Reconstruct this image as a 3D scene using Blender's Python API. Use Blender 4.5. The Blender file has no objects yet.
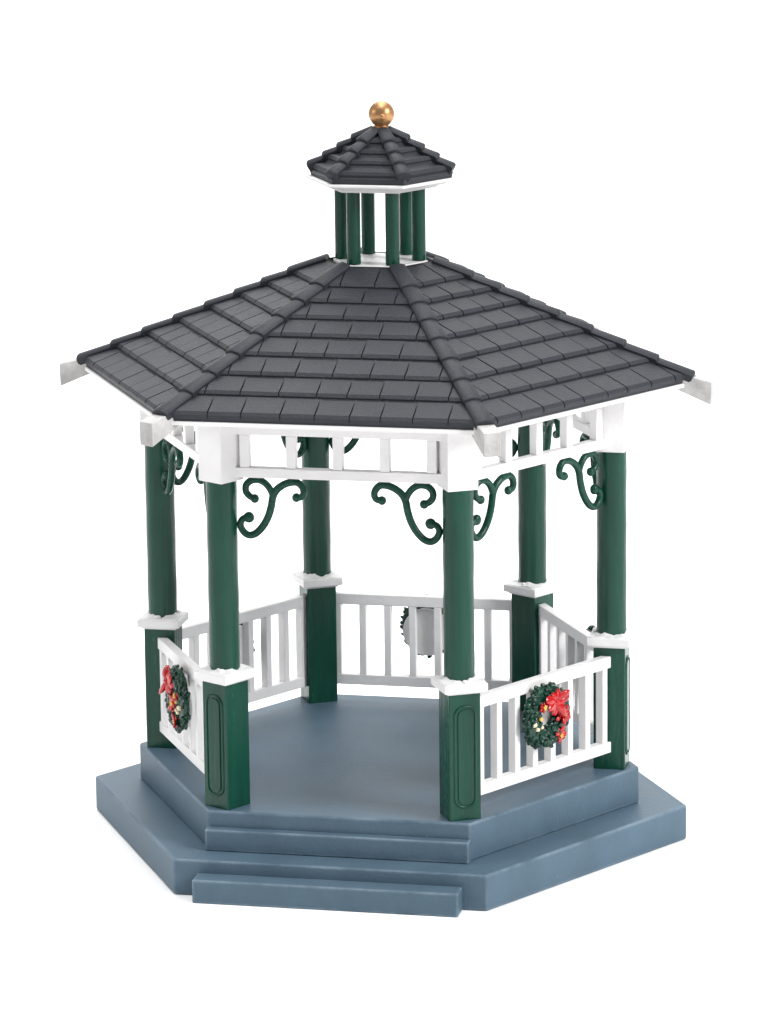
import bpy, bmesh, math, random
from mathutils import Vector, Matrix
R = random.Random(7)
S = 0.07                      # metres per model unit (platform circumradius = 1 unit)
Z0 = 0.284                    # deck height above the table, model units
COS, SIN, PI = math.cos, math.sin, math.pi
rad = math.radians
scene = bpy.context.scene
col = scene.collection

# ------------------------------------------------------------------ materials
def material(name, base, rough=0.45, var=0.12, vscale=6.0, bump=0.15, bscale=60.0,
             stretch=(1, 1, 1), edge=None, metallic=0.0, chips=0.0, chip_col=(0.75, 0.77, 0.78), spec=0.5, coat=0.0):
    m = bpy.data.materials.new(name); m.use_nodes = True
    nt = m.node_tree; N = nt.nodes; L = nt.links
    bs = N['Principled BSDF']
    bs.inputs['Metallic'].default_value = metallic
    bs.inputs['Specular IOR Level'].default_value = spec
    bs.inputs['Coat Weight'].default_value = coat
    bs.inputs['Coat Roughness'].default_value = 0.2
    tc = N.new('ShaderNodeTexCoord'); mp = N.new('ShaderNodeMapping')
    mp.inputs['Scale'].default_value = [s / S for s in stretch]
    L.new(tc.outputs['Object'], mp.inputs['Vector'])
    n1 = N.new('ShaderNodeTexNoise'); n1.inputs['Scale'].default_value = vscale
    n1.inputs['Detail'].default_value = 6; n1.inputs['Roughness'].default_value = 0.65
    L.new(mp.outputs['Vector'], n1.inputs['Vector'])
    rp = N.new('ShaderNodeValToRGB')
    rp.color_ramp.elements[0].position = 0.3; rp.color_ramp.elements[1].position = 0.7
    rp.color_ramp.elements[0].color = [c * (1 - var) for c in base] + [1]
    rp.color_ramp.elements[1].color = [min(1, c * (1 + var)) for c in base] + [1]
    L.new(n1.outputs['Fac'], rp.inputs['Fac'])
    out = rp.outputs['Color']
    if chips:
        n3 = N.new('ShaderNodeTexNoise'); n3.inputs['Scale'].default_value = 26; n3.inputs['Detail'].default_value = 3
        mp3 = N.new('ShaderNodeMapping'); mp3.inputs['Scale'].default_value = (1 / S, 1 / S, 1.6 / S)
        L.new(tc.outputs['Object'], mp3.inputs['Vector']); L.new(mp3.outputs['Vector'], n3.inputs['Vector'])
        r3 = N.new('ShaderNodeValToRGB')
        r3.color_ramp.elements[0].position = chips; r3.color_ramp.elements[1].position = chips + 0.03
        L.new(n3.outputs['Fac'], r3.inputs['Fac'])
        mx = N.new('ShaderNodeMix'); mx.data_type = 'RGBA'
        mx.inputs['B'].default_value = (*chip_col, 1)
        L.new(r3.outputs['Color'], mx.inputs['Factor']); L.new(out, mx.inputs['A'])
        out = mx.outputs['Result']
    if edge:                                               # paint rubbed thin along the sharp edges, broken up by noise
        bv = N.new('ShaderNodeBevel'); bv.samples = 6; bv.inputs['Radius'].default_value = 0.014 * S
        ge = N.new('ShaderNodeNewGeometry'); dt = N.new('ShaderNodeVectorMath'); dt.operation = 'DOT_PRODUCT'
        L.new(bv.outputs['Normal'], dt.inputs[0]); L.new(ge.outputs['True Normal'], dt.inputs[1])
        m1 = N.new('ShaderNodeMapRange'); m1.inputs['From Min'].default_value = 0.995; m1.inputs['From Max'].default_value = 0.93
        L.new(dt.outputs['Value'], m1.inputs['Value'])
        m2 = N.new('ShaderNodeMapRange'); m2.inputs['From Min'].default_value = 0.38; m2.inputs['From Max'].default_value = 0.62
        L.new(n1.outputs['Fac'], m2.inputs['Value'])
        mu = N.new('ShaderNodeMath'); mu.operation = 'MULTIPLY'
        L.new(m1.outputs['Result'], mu.inputs[0]); L.new(m2.outputs['Result'], mu.inputs[1])
        me = N.new('ShaderNodeMix'); me.data_type = 'RGBA'; me.inputs['B'].default_value = (*edge, 1)
        L.new(mu.outputs['Value'], me.inputs['Factor']); L.new(out, me.inputs['A']); out = me.outputs['Result']
    L.new(out, bs.inputs['Base Color'])
    mr = N.new('ShaderNodeMapRange')
    mr.inputs['To Min'].default_value = max(0.02, rough - 0.1); mr.inputs['To Max'].default_value = rough + 0.1
    L.new(n1.outputs['Fac'], mr.inputs['Value']); L.new(mr.outputs['Result'], bs.inputs['Roughness'])
    n2 = N.new('ShaderNodeTexNoise'); n2.inputs['Scale'].default_value = bscale; n2.inputs['Detail'].default_value = 4
    L.new(mp.outputs['Vector'], n2.inputs['Vector'])
    bp = N.new('ShaderNodeBump'); bp.inputs['Strength'].default_value = bump
    bp.inputs['Distance'].default_value = 0.012 * S
    L.new(n2.outputs['Fac'], bp.inputs['Height']); L.new(bp.outputs['Normal'], bs.inputs['Normal'])
    return m

M_blue = material('blue_grey_paint', (0.075, 0.123, 0.167), 0.50, 0.11, 4.5, 0.14, 80, chips=0.745, chip_col=(0.22, 0.28, 0.33), spec=0.25, edge=(0.30, 0.37, 0.43))
M_green = material('dark_green_paint', (0.0050, 0.050, 0.032), 0.25, 0.30, 9, 0.25, 40, stretch=(1, 1, 0.10), spec=0.25)
M_curl = material('green_metal_scroll', (0.0056, 0.046, 0.030), 0.27, 0.2, 12, 0.25, 50, spec=0.22)
M_white = material('white_paint', (0.75, 0.74, 0.74), 0.45, 0.03, 8, 0.20, 40, spec=0.35)
M_white_shaded = material('shaded_stained_white', (0.43, 0.42, 0.415), 0.5, 0.25, 9, 0.4, 40, spec=0.3)  # white greyed so the colour carries the rafter tails' shade, plus mottled stains
M_snow = material('rough_white_cap', (0.78, 0.78, 0.78), 0.6, 0.03, 14, 0.6, 40)
M_roof = material('charcoal_shingle', (0.0265, 0.0295, 0.0360), 0.52, 0.10, 12, 0.22, 110, chips=0.82, chip_col=(0.2, 0.2, 0.22), spec=0.22)
M_gold = material('gold_paint', (0.40, 0.215, 0.095), 0.36, 0.3, 18, 0.5, 25, metallic=0.7)
M_leaf = material('wreath_green', (0.0035, 0.034, 0.020), 0.16, 0.5, 25, 0.3, 60, coat=0.1, spec=0.35)
M_red = material('red_gloss', (0.42, 0.004, 0.007), 0.20, 0.3, 25, 0.3, 40, coat=0.1)
M_yellow = material('yellow_gloss', (0.85, 0.50, 0.09), 0.3, 0.2, 25, 0.2, 40)
M_cream = material('cream_gloss', (0.80, 0.70, 0.48), 0.3, 0.2, 40, 0.2, 40)
M_floor = material('white_sweep', (0.93, 0.93, 0.93), 0.9, 0.0, 1, 0.0, 5, spec=0.0)

# ------------------------------------------------------------------ mesh helper
class MB:
    def __init__(s): s.v = []; s.f = []
    def add(s, verts, faces):
        o = len(s.v); s.v += [tuple(v) for v in verts]; s.f += [[i + o for i in f] for f in faces]
    def box(s, c, d, mat=None):
        x, y, z = [q / 2 for q in d]
        vs = [Vector((a * x, b * y, e * z)) for e in (-1, 1) for a, b in ((-1, -1), (1, -1), (1, 1), (-1, 1))]
        if mat is not None: vs = [mat @ v for v in vs]
        s.add([v + Vector(c) for v in vs], [(3, 2, 1, 0), (4, 5, 6, 7), (0, 1, 5, 4), (1, 2, 6, 5), (2, 3, 7, 6), (3, 0, 4, 7)])
    def prism(s, bot, top):
        n = len(bot)
        s.add(list(bot) + list(top), [tuple(range(n))[::-1], tuple(range(n, 2 * n))] +
              [(i, (i + 1) % n, n + (i + 1) % n, n + i) for i in range(n)])
    def loft(s, rings, cap=True):
        n = len(rings[0]); o = len(s.v)
        for r in rings: s.v += [tuple(p) for p in r]
        for k in range(len(rings) - 1):
            for i in range(n):
                j = (i + 1) % n
                s.f.append([o + k * n + i, o + k * n + j, o + (k + 1) * n + j, o + (k + 1) * n + i])
        if cap:
            s.f.append([o + i for i in range(n)][::-1])
            s.f.append([o + (len(rings) - 1) * n + i for i in range(n)])
    def blob(s, c, r, rot=None, seg=8, rings=5, jit=0.0, rnd=R):
        r = Vector(r) if not isinstance(r, (int, float)) else Vector((r, r, r))
        vs = []; fs = []
        def tr(p):
            k = 1 + rnd.uniform(-jit, jit)
            q = Vector((p[0] * r.x * k, p[1] * r.y * k, p[2] * r.z * k))
            return (rot @ q if rot is not None else q) + Vector(c)
        vs.append(tr((0, 0, -1)))
        for a in range(1, rings):
            t = -PI / 2 + PI * a / rings
            for b in range(seg):
                u = 2 * PI * b / seg; vs.append(tr((COS(t) * COS(u), COS(t) * SIN(u), SIN(t))))
        vs.append(tr((0, 0, 1))); e = len(vs) - 1
        for b in range(seg):
            c2 = (b + 1) % seg
            fs.append((0, 1 + c2, 1 + b)); fs.append((e, e - seg + b, e - seg + c2))
            for a in range(rings - 2):
                q = 1 + a * seg; fs.append((q + b, q + c2, q + seg + c2, q + seg + b))
        s.add(vs, fs)
    def build(s, name, mat, parent=None, loc=(0, 0, 0), rz=0.0, bevel=0.0, seg=2, smooth=None, matrix=None):
        me = bpy.data.meshes.new(name)
        me.from_pydata([(a * S, b * S, c * S) for a, b, c in s.v], [], s.f)
        bm = bmesh.new(); bm.from_mesh(me)
        bmesh.ops.recalc_face_normals(bm, faces=bm.faces); bm.to_mesh(me); bm.free()
        me.materials.append(mat)
        o = bpy.data.objects.new(name, me); col.objects.link(o)
        if parent is not None: o.parent = parent
        if matrix is not None: o.matrix_local = matrix
        else:
            o.location = Vector(loc) * S; o.rotation_euler = (0, 0, rz)
        if smooth is not None:
            me.polygons.foreach_set('use_smooth', [True] * len(me.polygons))
            me.set_sharp_from_angle(angle=rad(smooth))
        if bevel:
            b = o.modifiers.new('bevel', 'BEVEL'); b.width = bevel * S; b.segments = seg
            b.limit_method = 'ANGLE'; b.angle_limit = rad(35); b.harden_normals = True
            if smooth is None:
                me.polygons.foreach_set('use_smooth', [True] * len(me.polygons)); me.set_sharp_from_angle(angle=rad(30))
        return o

def empty(name, loc, parent=None):
    o = bpy.data.objects.new(name, None); col.objects.link(o); o.location = loc
    o.empty_display_size = 0.01
    if parent: o.parent = parent
    return o

def hexa(r, z, off=0.0): return [(r * COS(rad(60 * i + off)), r * SIN(rad(60 * i + off)), z) for i in range(6)]

# ------------------------------------------------------------------ the gazebo
gz = empty('gazebo', (0, 0, Z0 * S))
gz['label'] = 'miniature hexagonal gazebo with charcoal tiled roof, green posts and blue stepped base'
gz['category'] = 'gazebo'

# base, deck and steps (deck top is z = 0)
m = MB(); m.prism(hexa(1.186, -Z0), hexa(1.186, -0.145)); m.build('base', M_blue, gz, bevel=0.009, seg=3)
m = MB(); m.prism(hexa(1.0, -0.147), hexa(1.0, 0.0)); m.build('deck', M_blue, gz, bevel=0.009, seg=3)
m = MB(); m.box((0, -0.885, -0.1035), (1.005, 0.045, 0.083)); m.build('step', M_blue, gz, bevel=0.006, seg=3)
m = MB(); m.box((0, -1.071, -0.239), (1.002, 0.092, 0.090)); m.build('step', M_blue, gz, bevel=0.006, seg=3)

RP = 0.8917; AP = RP * 0.8660254

# scroll outline measured on one bracket: u = distance from post axis, v = below the frieze
def sc(x, y): return ((410 - x) * 0.000783 + 0.045, (y - (100 + (x - 75) * 0.104)) * 0.000807)
STEM = [sc(*q) for q in [(104, 192), (80, 186), (68, 166), (74, 140), (96, 122), (128, 124), (165, 140), (200, 170), (218, 205), (226, 248), (242, 300), (268, 348), (302, 386), (336, 400), (364, 386), (378, 356), (366, 328), (336, 316)]]
BRAN = [sc(*q) for q in [(217, 200), (232, 168), (256, 144), (288, 134), (322, 142), (346, 166), (348, 196), (330, 216), (306, 224)]]
def smooth_path(p, n=4):
    out = []
    for i in range(len(p) - 1):
        p0 = p[max(0, i - 1)]; p1 = p[i]; p2 = p[i + 1]; p3 = p[min(len(p) - 1, i + 2)]
        for k in range(n):
            t = k / n
            out.append(tuple(0.5 * (2 * b + (c - a) * t + (2 * a - 5 * b + 4 * c - d) * t * t + (3 * b - a - 3 * c + d) * t ** 3)
                             for a, b, c, d in zip(p0, p1, p2, p3)))
    out.append(p[-1]); return out
def sweep(mb, path, w0, w1, depth, fr):
    """ribbon-like rod along a 2-D path; fr maps (u, v, out) to 3-D"""
    p = smooth_path(path); rings = []; n = len(p)
    for i, (u, v) in enumerate(p):
        a = p[max(0, i - 1)]; b = p[min(n - 1, i + 1)]
        t = Vector((b[0] - a[0], b[1] - a[1])).normalized(); nn = Vector((-t.y, t.x))
        w = w0 + (w1 - w0) * SIN(PI * i / (n - 1))
        rings.append([fr(u + nn.x * w * COS(q), v + nn.y * w * COS(q), depth * SIN(q)) for q in [2 * PI * k / 10 for k in range(10)]])
    mb.loft(rings)

def bracket(parent, ang, sign):
    m = MB(); ca, sa = COS(ang), SIN(ang)
    def fr(u, v, w): return (u * ca - w * sa, u * sa + w * ca, 1.262 - v)
    sweep(m, STEM, 0.0125, 0.0145, 0.014, fr)
    sweep(m, BRAN, 0.0125, 0.0135, 0.0135, fr)
    for q, r in ((STEM[0], 0.017), (STEM[-1], 0.021), (BRAN[-1], 0.017)):
        rot = Matrix.Rotation(ang, 3, 'Z')
        m.blob(fr(q[0], q[1], 0), (r, 0.0165, r), rot, 12, 8)
    m.build('bracket', M_curl, parent, smooth=60)

def rrect(w, h, r, n=6):
    pts = []
    for cx, cy, a0 in ((w - r, h - r, 0), (-w + r, h - r, 90), (-w + r, -h + r, 180), (w - r, -h + r, 270)):
        for k in range(n + 1):
            a = rad(a0 + 90 * k / n); pts.append((cx + r * COS(a), cy + r * SIN(a)))
    return pts

def make_post(i):
    rnd = random.Random(100 + i)
    th = rad(60 * i)
    m = MB(); rings = []                                   # the round shaft is the part itself
    for k in range(19):
        z = 0.50 + (1.249 - 0.50) * k / 18
        wob = 1 + 0.012 * SIN(k * 1.3 + i)
        rings.append([(0.0575 * wob * COS(2 * PI * q / 28), 0.0575 * wob * SIN(2 * PI * q / 28), z) for q in range(28)])
    m.loft(rings)
    post = m.build('post', M_green, gz, (RP * COS(th), RP * SIN(th), 0), th, smooth=50)
    h = 0.0615
    m = MB(); m.box((0, 0, 0.243), (2 * h, 2 * h, 0.494)); m.build('pedestal', M_green, post, bevel=0.005)
    # raised panel with a moulding on the outward face
    m = MB(); o = rrect(0.040, 0.192, 0.034)
    zc = 0.243
    m.prism([(h - 0.002, a, zc + b) for a, b in rrect(0.030, 0.182, 0.026)], [(h + 0.004, a, zc + b) for a, b in rrect(0.028, 0.180, 0.024)])
    n = len(o); rings = []
    for k in range(n):
        a, b = o[k]; l = math.hypot(a, b); p = o[k - 1]; q = o[(k + 1) % n]
        t = Vector((q[0] - p[0], q[1] - p[1])).normalized(); nn = Vector((t.y, -t.x))
        rings.append([(h + 0.0055 * SIN(u), a + nn.x * 0.005 * COS(u), zc + b + nn.y * 0.005 * COS(u)) for u in [2 * PI * s / 8 for s in range(8)]])
    rings.append(rings[0]); m.loft(rings, cap=False)
    m.build('panel', M_green, post, smooth=50)
    # white cap: square slab, thin moulding below, lumpy paint collar round the shaft
    m = MB()
    m.box((0, 0, 0.5075), (0.168, 0.168, 0.031)); m.box((0, 0, 0.4895), (0.138, 0.138, 0.013))
    m.build('cap', M_white, post, bevel=0.004)
    m = MB(); rings = []; ph = rnd.uniform(0, 6)
    for rr, zz, j in ((0.0815, 0.519, 0.0015), (0.080, 0.527, 0.004), (0.070, 0.529, 0.003), (0.064, 0.532, 0.005), (0.057, 0.536, 0.007), (0.046, 0.530, 0.0)):
        ring = []
        for q in range(40):
            a = 2 * PI * q / 40
            k = 1.0 if rr < 0.066 else min(1 / max(abs(COS(a)), abs(SIN(a))), 1.32 if rr > 0.075 else 1.2)
            ring.append((rr * k * COS(a), rr * k * SIN(a), zz + j * (SIN(3 * a + ph) + 0.7 * SIN(7 * a + 2.1 * ph) + rnd.uniform(-.5, .5)) * 0.6))
        rings.append(ring)
    m.loft(rings)
    for k in range(4):
        a = rnd.uniform(0, 2 * PI); m.blob((0.062 * COS(a), 0.062 * SIN(a), 0.531), (rnd.uniform(.006, .014), rnd.uniform(.006, .012), rnd.uniform(.004, .010)), None, 8, 5, 0.15, rnd)
    m.build('collar', M_snow, post, smooth=60)
    m = MB(); m.box((0, 0, 1.4385), (0.119, 0.119, 0.383)); m.build('head_block', M_white, post, bevel=0.004)
    bracket(post, rad(120), 1); bracket(post, rad(-120), -1)
    return post
for i in range(6): make_post(i)

# frieze and railings: local x along the edge, local -y outward, edge k runs from hip k to hip k+1
def edge_frame(k):
    a = rad(60 * k + 30); return (AP * COS(a), AP * SIN(a), 0), a + PI / 2
for k in range(6):
    loc, rz = edge_frame(k)
    m = MB()
    m.box((0, 0, 1.530), (0.80, 0.040, 0.212)); m.box((0, 0, 1.282), (0.80, 0.040, 0.038))
    for s in (-0.352, -0.176, 0, 0.176, 0.352): m.box((s, 0, 1.3625), (0.037, 0.036, 0.123))
    m.build('frieze', M_white, gz, loc, rz, bevel=0.003)
W = 0.018
for k in range(6):
    if k == 4: continue                                    # the open entry side
    loc, rz = edge_frame(k)
    m = MB()
    m.box((0, -W, 0.427), (0.796, 0.038, 0.046)); m.box((0, -W, 0.089), (0.800, 0.038, 0.044))
    rail = m.build('railing', M_white, gz, loc, rz, bevel=0.004)
    for j in range(8):
        s = (j - 3.5) * 0.1037
        m = MB(); m.box((s, -W, 0.2575), (0.029, 0.036, 0.299)); m.build('baluster', M_white, rail, bevel=0.003)
    m = MB(); rings = []
    for y in (-W - 0.016, -W - 0.034):
        rings.append([(0.099 * COS(2 * PI * q / 40), y, 0.292 + 0.099 * SIN(2 * PI * q / 40)) for q in range(40)])
    m.loft(rings); m.build('backing_disc', M_white, rail, bevel=0.003)

# ------------------------------------------------------------------ roofs
def tiled_roof(rt, zt, re, ze, cuts, thick, tile_w, rnd, slab=True, lip=0.016):
    """six faces of stepped courses; returns mesh builder"""
    m = MB()
    c30 = 0.8660254
    for f in range(6):
        a = rad(60 * f + 30); o = Vector((COS(a), SIN(a), 0)); e = Vector((-SIN(a), COS(a), 0))
        slope = (o * ((re - rt) * c30) + Vector((0, 0, ze - zt))); ln = slope.length
        d = slope.normalized(); n = e.cross(d) * -1
        if n.z < 0: n = -n
        top = o * (rt * c30) + Vector((0, 0, zt))
        def hw(t): return 0.5 * (rt + (re - rt) * t)
        def P(x, t, h): return top + d * (t * ln) + e * x + n * h
        def course(x0, x1, t0, t1, dh, gap):
            """wedge tile from t0 to t1, clipped to the face"""
            tl = t1 - lip / ln
            prof = [(t0, -0.012), (t0, dh - thick * 0.75), (tl, dh), (t1 - 0.002 / ln, dh - lip * 0.45), (t1, dh - lip), (t1, -thick - 0.002)]
            A = []; B = []
            for t, hh in prof:
                w = hw(t)
                A.append(P(max(-w, min(w, x0 + gap)), t, hh)); B.append(P(max(-w, min(w, x1 - gap)), t, hh))
            m.prism(A, B)
        for c in range(len(cuts) - 1):
            t0, t1 = cuts[c], cuts[c + 1]
            w1 = hw(t1)
            if tile_w is None:
                course(-w1, w1, t0, t1, 0.0, 0.0); continue
            course(-w1, w1, t0, t1, -0.0095, 0.0)          # bed under the tiles shows in the joints
            x = -w1 - rnd.uniform(0.15, 0.85) * tile_w
            while x < w1:
                x2 = x + tile_w * rnd.uniform(0.86, 1.14)
                if x2 > -w1 + 0.012 and x < w1 - 0.012:
                    course(x, x2, t0, t1, rnd.uniform(-0.0008, 0.0008), 0.0028)
                x = x2
    return m

def ridge(i, rt, zt, re, ze, cuts, w, th, over=0.02):
    """one hip's row of overlapping saddle caps"""
    m = MB(); a = rad(60 * i)
    def N(f):
        b = rad(60 * f + 30); o = Vector((COS(b), SIN(b), 0))
        return (o * (zt - ze) + Vector((0, 0, (re - rt) * 0.8660254))).normalized()
    n1, n2 = N(i), N(i - 1); nh = (n1 + n2) / (1 + n1.dot(n2))
    u = Vector((COS(a), SIN(a), 0))
    hip = (u * (re - rt) + Vector((0, 0, ze - zt))); ln = hip.length; hd = hip.normalized()
    w1 = hd.cross(n1).normalized(); w2 = hd.cross(n2).normalized()
    e1 = Vector((-SIN(rad(60 * i + 30)), COS(rad(60 * i + 30)), 0)); 
    if w1.dot(e1) < 0: w1 = -w1
    e2 = Vector((SIN(rad(60 * i - 30)), -COS(rad(60 * i - 30)), 0))
    if w2.dot(e2) < 0: w2 = -w2
    for c in range(len(cuts) - 1):
        t0, t1 = cuts[c] - 0.004, cuts[c + 1] + over / ln * (1.0 if c == len(cuts) - 2 else 0.5)
        rings = []
        for t, h, ww in ((t0, th * 0.30, w * 0.93), (t1 - th * 0.5 / ln, th, w), (t1 - th * 0.12 / ln, th * 0.82, w), (t1, th * 0.45, w)):
            H = u * (rt + (re - rt) * t) + Vector((0, 0, zt + (ze - zt) * t))
            rings.append([H + w1 * ww - n1 * 0.022, H + w1 * ww + n1 * (h - 0.006), H + w1 * (ww - 0.007) + n1 * h,
                          H + w1 * 0.006 + nh * (h + 0.001), H + w2 * 0.006 + nh * (h + 0.001),
                          H + w2 * (ww - 0.007) + n2 * h, H + w2 * ww + n2 * (h - 0.006), H + w2 * ww - n2 * 0.022, H - nh * 0.022])
        m.loft(rings)
    return m

RT, ZT, RE, ZE = 0.215, 1.970, 1.20, 1.548
CUTS = [0, .145, .252, .362, .482, .610, .738, .865, 1.0]
m = tiled_roof(RT, ZT, RE, ZE, CUTS, 0.0175, 0.130, random.Random(3))
# sheathing shell under the tiles
def shell(mb, r0, z0, r1, z1, th):
    o = [hexa(r0, z0), hexa(r1, z1), hexa(r1, z1 + th), hexa(r0, z0 + th)]
    v = [p for ring in o for p in ring]; f = []
    for k in range(4):
        for i in range(6):
            j = (i + 1) % 6; a = k * 6; b = ((k + 1) % 4) * 6
            f.append((a + i, a + j, b + j, b + i))
    mb.add(v, f)
shell(m, RT - 0.01, ZT - 0.034, RE - 0.014, ZE - 0.032, 0.020)
roof = m.build('roof', M_roof, gz, smooth=32)
for i in range(6):
    ridge(i, RT, ZT, RE, ZE, CUTS, 0.037, 0.015, 0.008).build('ridge', M_roof, roof, smooth=40)
m = MB(); shell(m, RT - 0.01, ZT - 0.052, RE - 0.008, ZE - 0.046, 0.012); m.build('soffit', M_white, roof)
# rafter tails under the hips
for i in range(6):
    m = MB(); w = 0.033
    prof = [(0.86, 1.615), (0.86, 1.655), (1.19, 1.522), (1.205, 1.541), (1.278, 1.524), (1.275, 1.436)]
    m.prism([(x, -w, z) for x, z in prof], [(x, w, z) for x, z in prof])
    m.build('rafter', M_white_shaded, roof, (0, 0, 0), rad(60 * i), bevel=0.003)

# cupola
m = MB(); m.prism(hexa(0.188, 1.925), hexa(0.186, 1.959)); cb = m.build('cupola_floor', M_white, gz, bevel=0.004)
for i in range(6):
    a = rad(60 * i); m = MB()
    rings = [[(0.027 * COS(2 * PI * q / 18), 0.027 * SIN(2 * PI * q / 18), z) for q in range(18)] for z in (1.962, 2.06, 2.16, 2.265)]
    m.loft(rings); m.build('cupola_post', M_green, gz, (0.150 * COS(a), 0.150 * SIN(a), 0), a, smooth=50)
m = MB(); m.prism(hexa(0.215, 2.240), hexa(0.235, 2.252)); m.prism(hexa(0.248, 2.252), hexa(0.276, 2.266)); m.prism(hexa(0.288, 2.266), hexa(0.290, 2.278))
m.build('cupola_soffit', M_white, gz, bevel=0.003)
CC = [0, .30, .53, .76, 1.0]
m = tiled_roof(0.035, 2.466, 0.280, 2.318, CC, 0.034, None, random.Random(5), lip=0.014)
m.prism(hexa(0.274, 2.279), hexa(0.279, 2.300)); m.prism(hexa(0.279, 2.300), hexa(0.03, 2.448))
cr = m.build('cupola_roof', M_roof, gz, (0.006, 0, 0), smooth=32)
for i in range(6): ridge(i, 0.035, 2.466, 0.280, 2.318, CC, 0.028, 0.017, 0.004).build('ridge', M_roof, cr, (0, 0, 0), smooth=40)
m = MB(); m.blob((0, 0, 2.516), 0.0495, None, 28, 18); m.blob((0.012, -0.042, 2.510), (0.014, 0.012, 0.014), None, 12, 8)
m.loft([[(r * COS(2 * PI * q / 20), r * SIN(2 * PI * q / 20), z) for q in range(20)] for r, z in ((0.036, 2.452), (0.030, 2.470), (0.022, 2.478))])
m.build('finial', M_gold, gz, (0.010, 0, 0), smooth=60)

# ------------------------------------------------------------------ wreaths hung on the railings
def wreath(k, label, mirror, seed, shift=-0.032, lift=0.0,
           flowers=((0.060, -0.084, 0.036, 0.022), (-0.046, 0.048, 0.044, 0.013), (0.076, -0.004, 0.042, 0.025)), bow=(0.026, 0.054)):
    rnd = random.Random(seed)
    loc, rz = edge_frame(k)
    ez = 0.309 + lift
    # world frame at the wreath centre: x = along the rail (to the right seen from outside), y = up, z = outward
    a = rad(60 * k + 30); o = Vector((COS(a), SIN(a), 0)); up = Vector((0, 0, 1)); rt = up.cross(o)
    c = Vector(loc) + o * (W + 0.034) + rt * shift + up * (ez + Z0)
    root = empty('wreath', c * S)
    root.rotation_euler = Matrix((rt, up, o)).transposed().to_euler()
    root['label'] = label; root['category'] = 'wreath'; root['group'] = 'wreaths hung on the gazebo railings'
    sx = -1 if mirror else 1
    m = MB(); rings = []
    for q in range(48):
        t = 2 * PI * q / 48; ring = []
        wob = rnd.uniform(0.95, 1.05)
        for s in range(12):
            u = 2 * PI * s / 12; rr = 0.083 + 0.040 * wob * COS(u)
            ring.append((rr * COS(t), rr * SIN(t), max(0.001, 0.016 + 0.022 * SIN(u))))
        rings.append(ring)
    rings.append(rings[0]); m.loft(rings, cap=False)
    for q in range(230):                                    # leafy tufts all over the ring
        t = 2 * PI * (q * 0.618034 % 1.0) + rnd.uniform(-.08, .08); u = rnd.uniform(-0.35, PI + 0.15)
        rr = 0.084 + 0.038 * COS(u); z = max(0.006, 0.014 + 0.024 * SIN(u))
        rot = Matrix.Rotation(t + rnd.uniform(0.2, 1.4), 3, 'Z') @ Matrix.Rotation(rnd.uniform(-0.7, 0.7), 3, 'Y')
        L = rnd.uniform(0.010, 0.018)
        m.blob((rr * COS(t), rr * SIN(t), z), (L, L * 0.60, L * 0.48), rot, 8, 5, 0.10, rnd)
    m.build('foliage', M_leaf, root, smooth=35)
    def petal(mb, cx, cy, z, ang, L, wd, tilt=0.25):
        rot = Matrix.Rotation(ang, 3, 'Z') @ Matrix.Rotation(-tilt, 3, 'Y')
        mb.blob(Vector((cx, cy, z)) + rot @ Vector((L * 0.85, 0, 0)), (L, wd, 0.006), rot, 10, 6, 0.06, rnd)
    m = MB(); bx, by, bz = bow[0] * sx, bow[1], 0.044          # bow
    for ang, L, wd in ((38, 0.034, 0.019), (12, 0.030, 0.017), (68, 0.025, 0.016), (160, 0.034, 0.018), (192, 0.033, 0.017), (125, 0.022, 0.016),
                       (-58, 0.036, 0.017), (-92, 0.026, 0.015), (-24, 0.032, 0.016), (228, 0.028, 0.015)):
        g = rad(ang + rnd.uniform(-8, 8)); g = g if sx > 0 else PI - g
        rot = Matrix.Rotation(g, 3, 'Z') @ Matrix.Rotation(rnd.uniform(-0.35, 0.15), 3, 'Y') @ Matrix.Rotation(rnd.uniform(-0.5, 0.5), 3, 'X')
        m.blob(Vector((bx, by, bz + rnd.uniform(-.004, .004))) + rot @ Vector((L * 0.95, 0, 0)), (L * 1.15, wd * 1.15, 0.0105), rot, 12, 8, 0.10, rnd)
    m.blob((bx, by, bz + 0.006), (0.015, 0.014, 0.012), None, 10, 7, 0.08, rnd)
    m.build('bow', M_red, root, smooth=60)
    for fx, fy, fz, fr in flowers:
        m = MB()
        for p in range(9): petal(m, fx * sx, fy, fz - 0.005 * (p % 2), p * 2 * PI / 9 + rnd.uniform(-.3, .3), fr * rnd.uniform(0.75, 1.1), fr * rnd.uniform(0.40, 0.58), rnd.uniform(0.0, 0.5))
        fl = m.build('flower', M_red, root, smooth=60)
        m = MB()
        for p in range(5):
            g = p * 1.3 + 0.4; m.blob((fx * sx + 0.006 * COS(g), fy + 0.006 * SIN(g), fz + 0.007 + rnd.uniform(0, .004)), rnd.uniform(0.003, 0.0055), None, 8, 6)
        m.build('flower_centre', M_yellow, fl, smooth=60)
    for px, py, mt, r in ((-0.092, -0.012, M_cream, 0.012), (-0.074, -0.034, M_cream, 0.010), (-0.054, 0.002, M_yellow, 0.009), (-0.050, -0.030, M_cream, 0.009)):
        m = MB(); m.blob((px * sx, py, 0.038), (r, r * 0.9, r), None, 10, 7, 0.08, rnd); m.build('bauble', mt, root, smooth=60)
wreath(5, 'round wreath on the front right railing, red bow facing the viewer', False, 11)
wreath(3, 'wreath on the front left railing, seen edge-on with its red bow in profile', True, 12, 0.02, 0.0,
       ((-0.035, -0.078, 0.038, 0.020), (-0.020, -0.012, 0.042, 0.022), (-0.060, 0.030, 0.040, 0.013)), (0.050, 0.062))
wreath(1, 'wreath on the middle back railing, seen from behind through the balusters', False, 13, -0.012)
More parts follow.
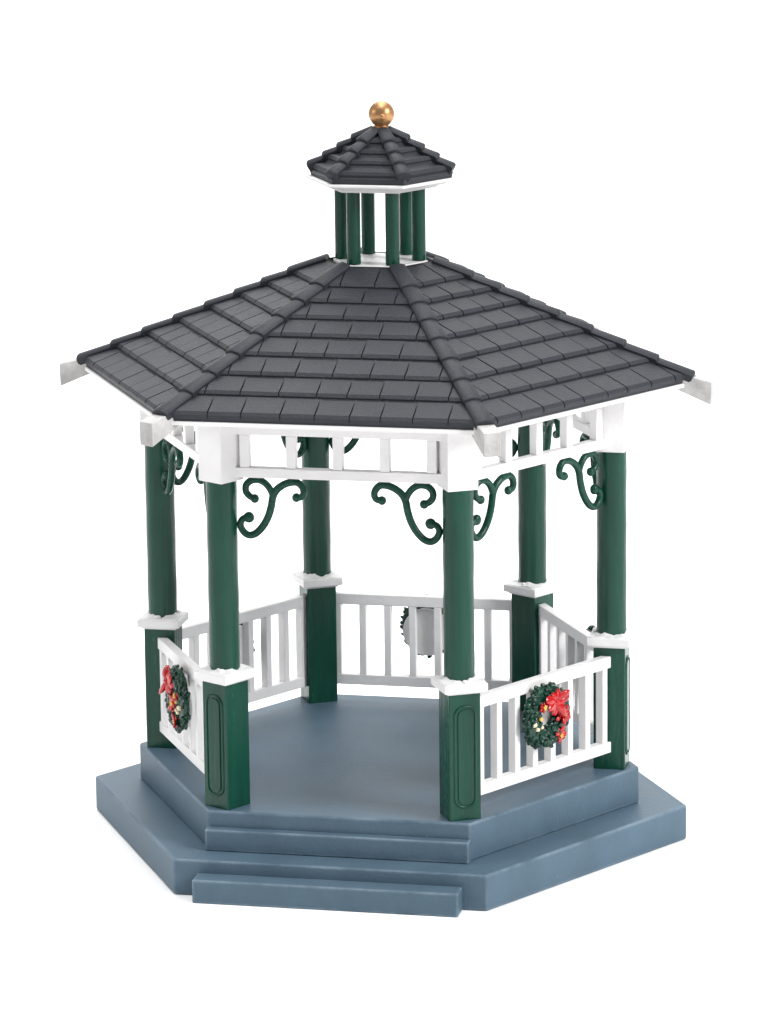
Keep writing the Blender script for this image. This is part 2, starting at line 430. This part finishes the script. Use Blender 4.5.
wreath(0, 'wreath on the back right railing, only dark leaves showing above the rail', True, 14, -0.06, 0.018)
wreath(2, 'wreath on the back left railing, half hidden behind the front left green column', True, 15, 0.0, -0.02)

# ------------------------------------------------------------------ setting, light, camera
AZ, EL, D, F, T, ROLL = 0.2123, 0.2186, 16.3579, 4232.72, Vector((0.0022, 0, 0.9719 + Z0)), -0.0116
# white studio sweep: flat table that curves up into a backdrop well behind the gazebo
m = MB(); prof = [(-45, 0), (0, 0), (14, 0)]
prof += [(14 + 9 * SIN(rad(q)), 9 - 9 * COS(rad(q))) for q in range(5, 91, 5)] + [(23, 30)]
vs_ = []; fs_ = []
for y, z in prof:
    for x in (-22, 22): vs_.append((x * COS(AZ) - y * SIN(AZ), x * SIN(AZ) + y * COS(AZ), z))
for q in range(len(prof) - 1): fs_.append((2 * q, 2 * q + 1, 2 * q + 3, 2 * q + 2))
m.add(vs_, fs_)
fl = m.build('floor', M_floor, smooth=60); fl['kind'] = 'structure'

w = bpy.data.worlds.new('World'); scene.world = w; w.use_nodes = True
w.node_tree.nodes['Background'].inputs['Color'].default_value = (1, 1, 1, 1)
w.node_tree.nodes['Background'].inputs['Strength'].default_value = 0.25

def lamp(name, az, el, dist, size, e, target=(0, 0, 1.0)):
    """softbox; e = radiance of a white card that faces it at the target"""
    l = bpy.data.lights.new(name, 'AREA'); l.shape = 'SQUARE'; l.size = size
    l.energy = e * PI * PI * dist * dist
    o = bpy.data.objects.new(name, l); col.objects.link(o)
    d = Vector((COS(rad(el)) * COS(rad(az)), COS(rad(el)) * SIN(rad(az)), SIN(rad(el))))
    o.location = Vector(target) * S + d * dist
    o.rotation_euler = d.to_track_quat('Z', 'Y').to_euler()
lamp('softbox_key', 340, 30, 1.5, 0.5, 1.0)
lamp('softbox_fill', 200, 24, 1.5, 0.6, 0.28)
lamp('softbox_top', 262, 80, 1.6, 0.9, 0.72)
lamp('backdrop_lamp', 282, 62, 1.5, 1.2, 1.3, (-4.5, 20.5, 3))

pos = T + D * Vector((SIN(AZ) * COS(EL), -COS(AZ) * COS(EL), SIN(EL)))
fw = (T - pos).normalized(); r = fw.cross(Vector((0, 0, 1))).normalized(); u = r.cross(fw)
r, u = COS(ROLL) * r + SIN(ROLL) * u, COS(ROLL) * u - SIN(ROLL) * r
cd = bpy.data.cameras.new('camera'); cam = bpy.data.objects.new('camera', cd); col.objects.link(cam)
mw = Matrix((r, u, -fw)).transposed().to_4x4(); mw.translation = pos * S; cam.matrix_world = mw
cd.sensor_fit = 'HORIZONTAL'; cd.sensor_width = 36; cd.lens = F / 768 * 36
cd.clip_start = 0.02; cd.clip_end = 100
scene.camera = cam
scene.render.engine = 'CYCLES'
scene.render.resolution_x = 768; scene.render.resolution_y = 1024
vs = scene.view_settings; vs.view_transform = 'Standard'; vs.look = 'None'; vs.exposure = 0; vs.gamma = 1
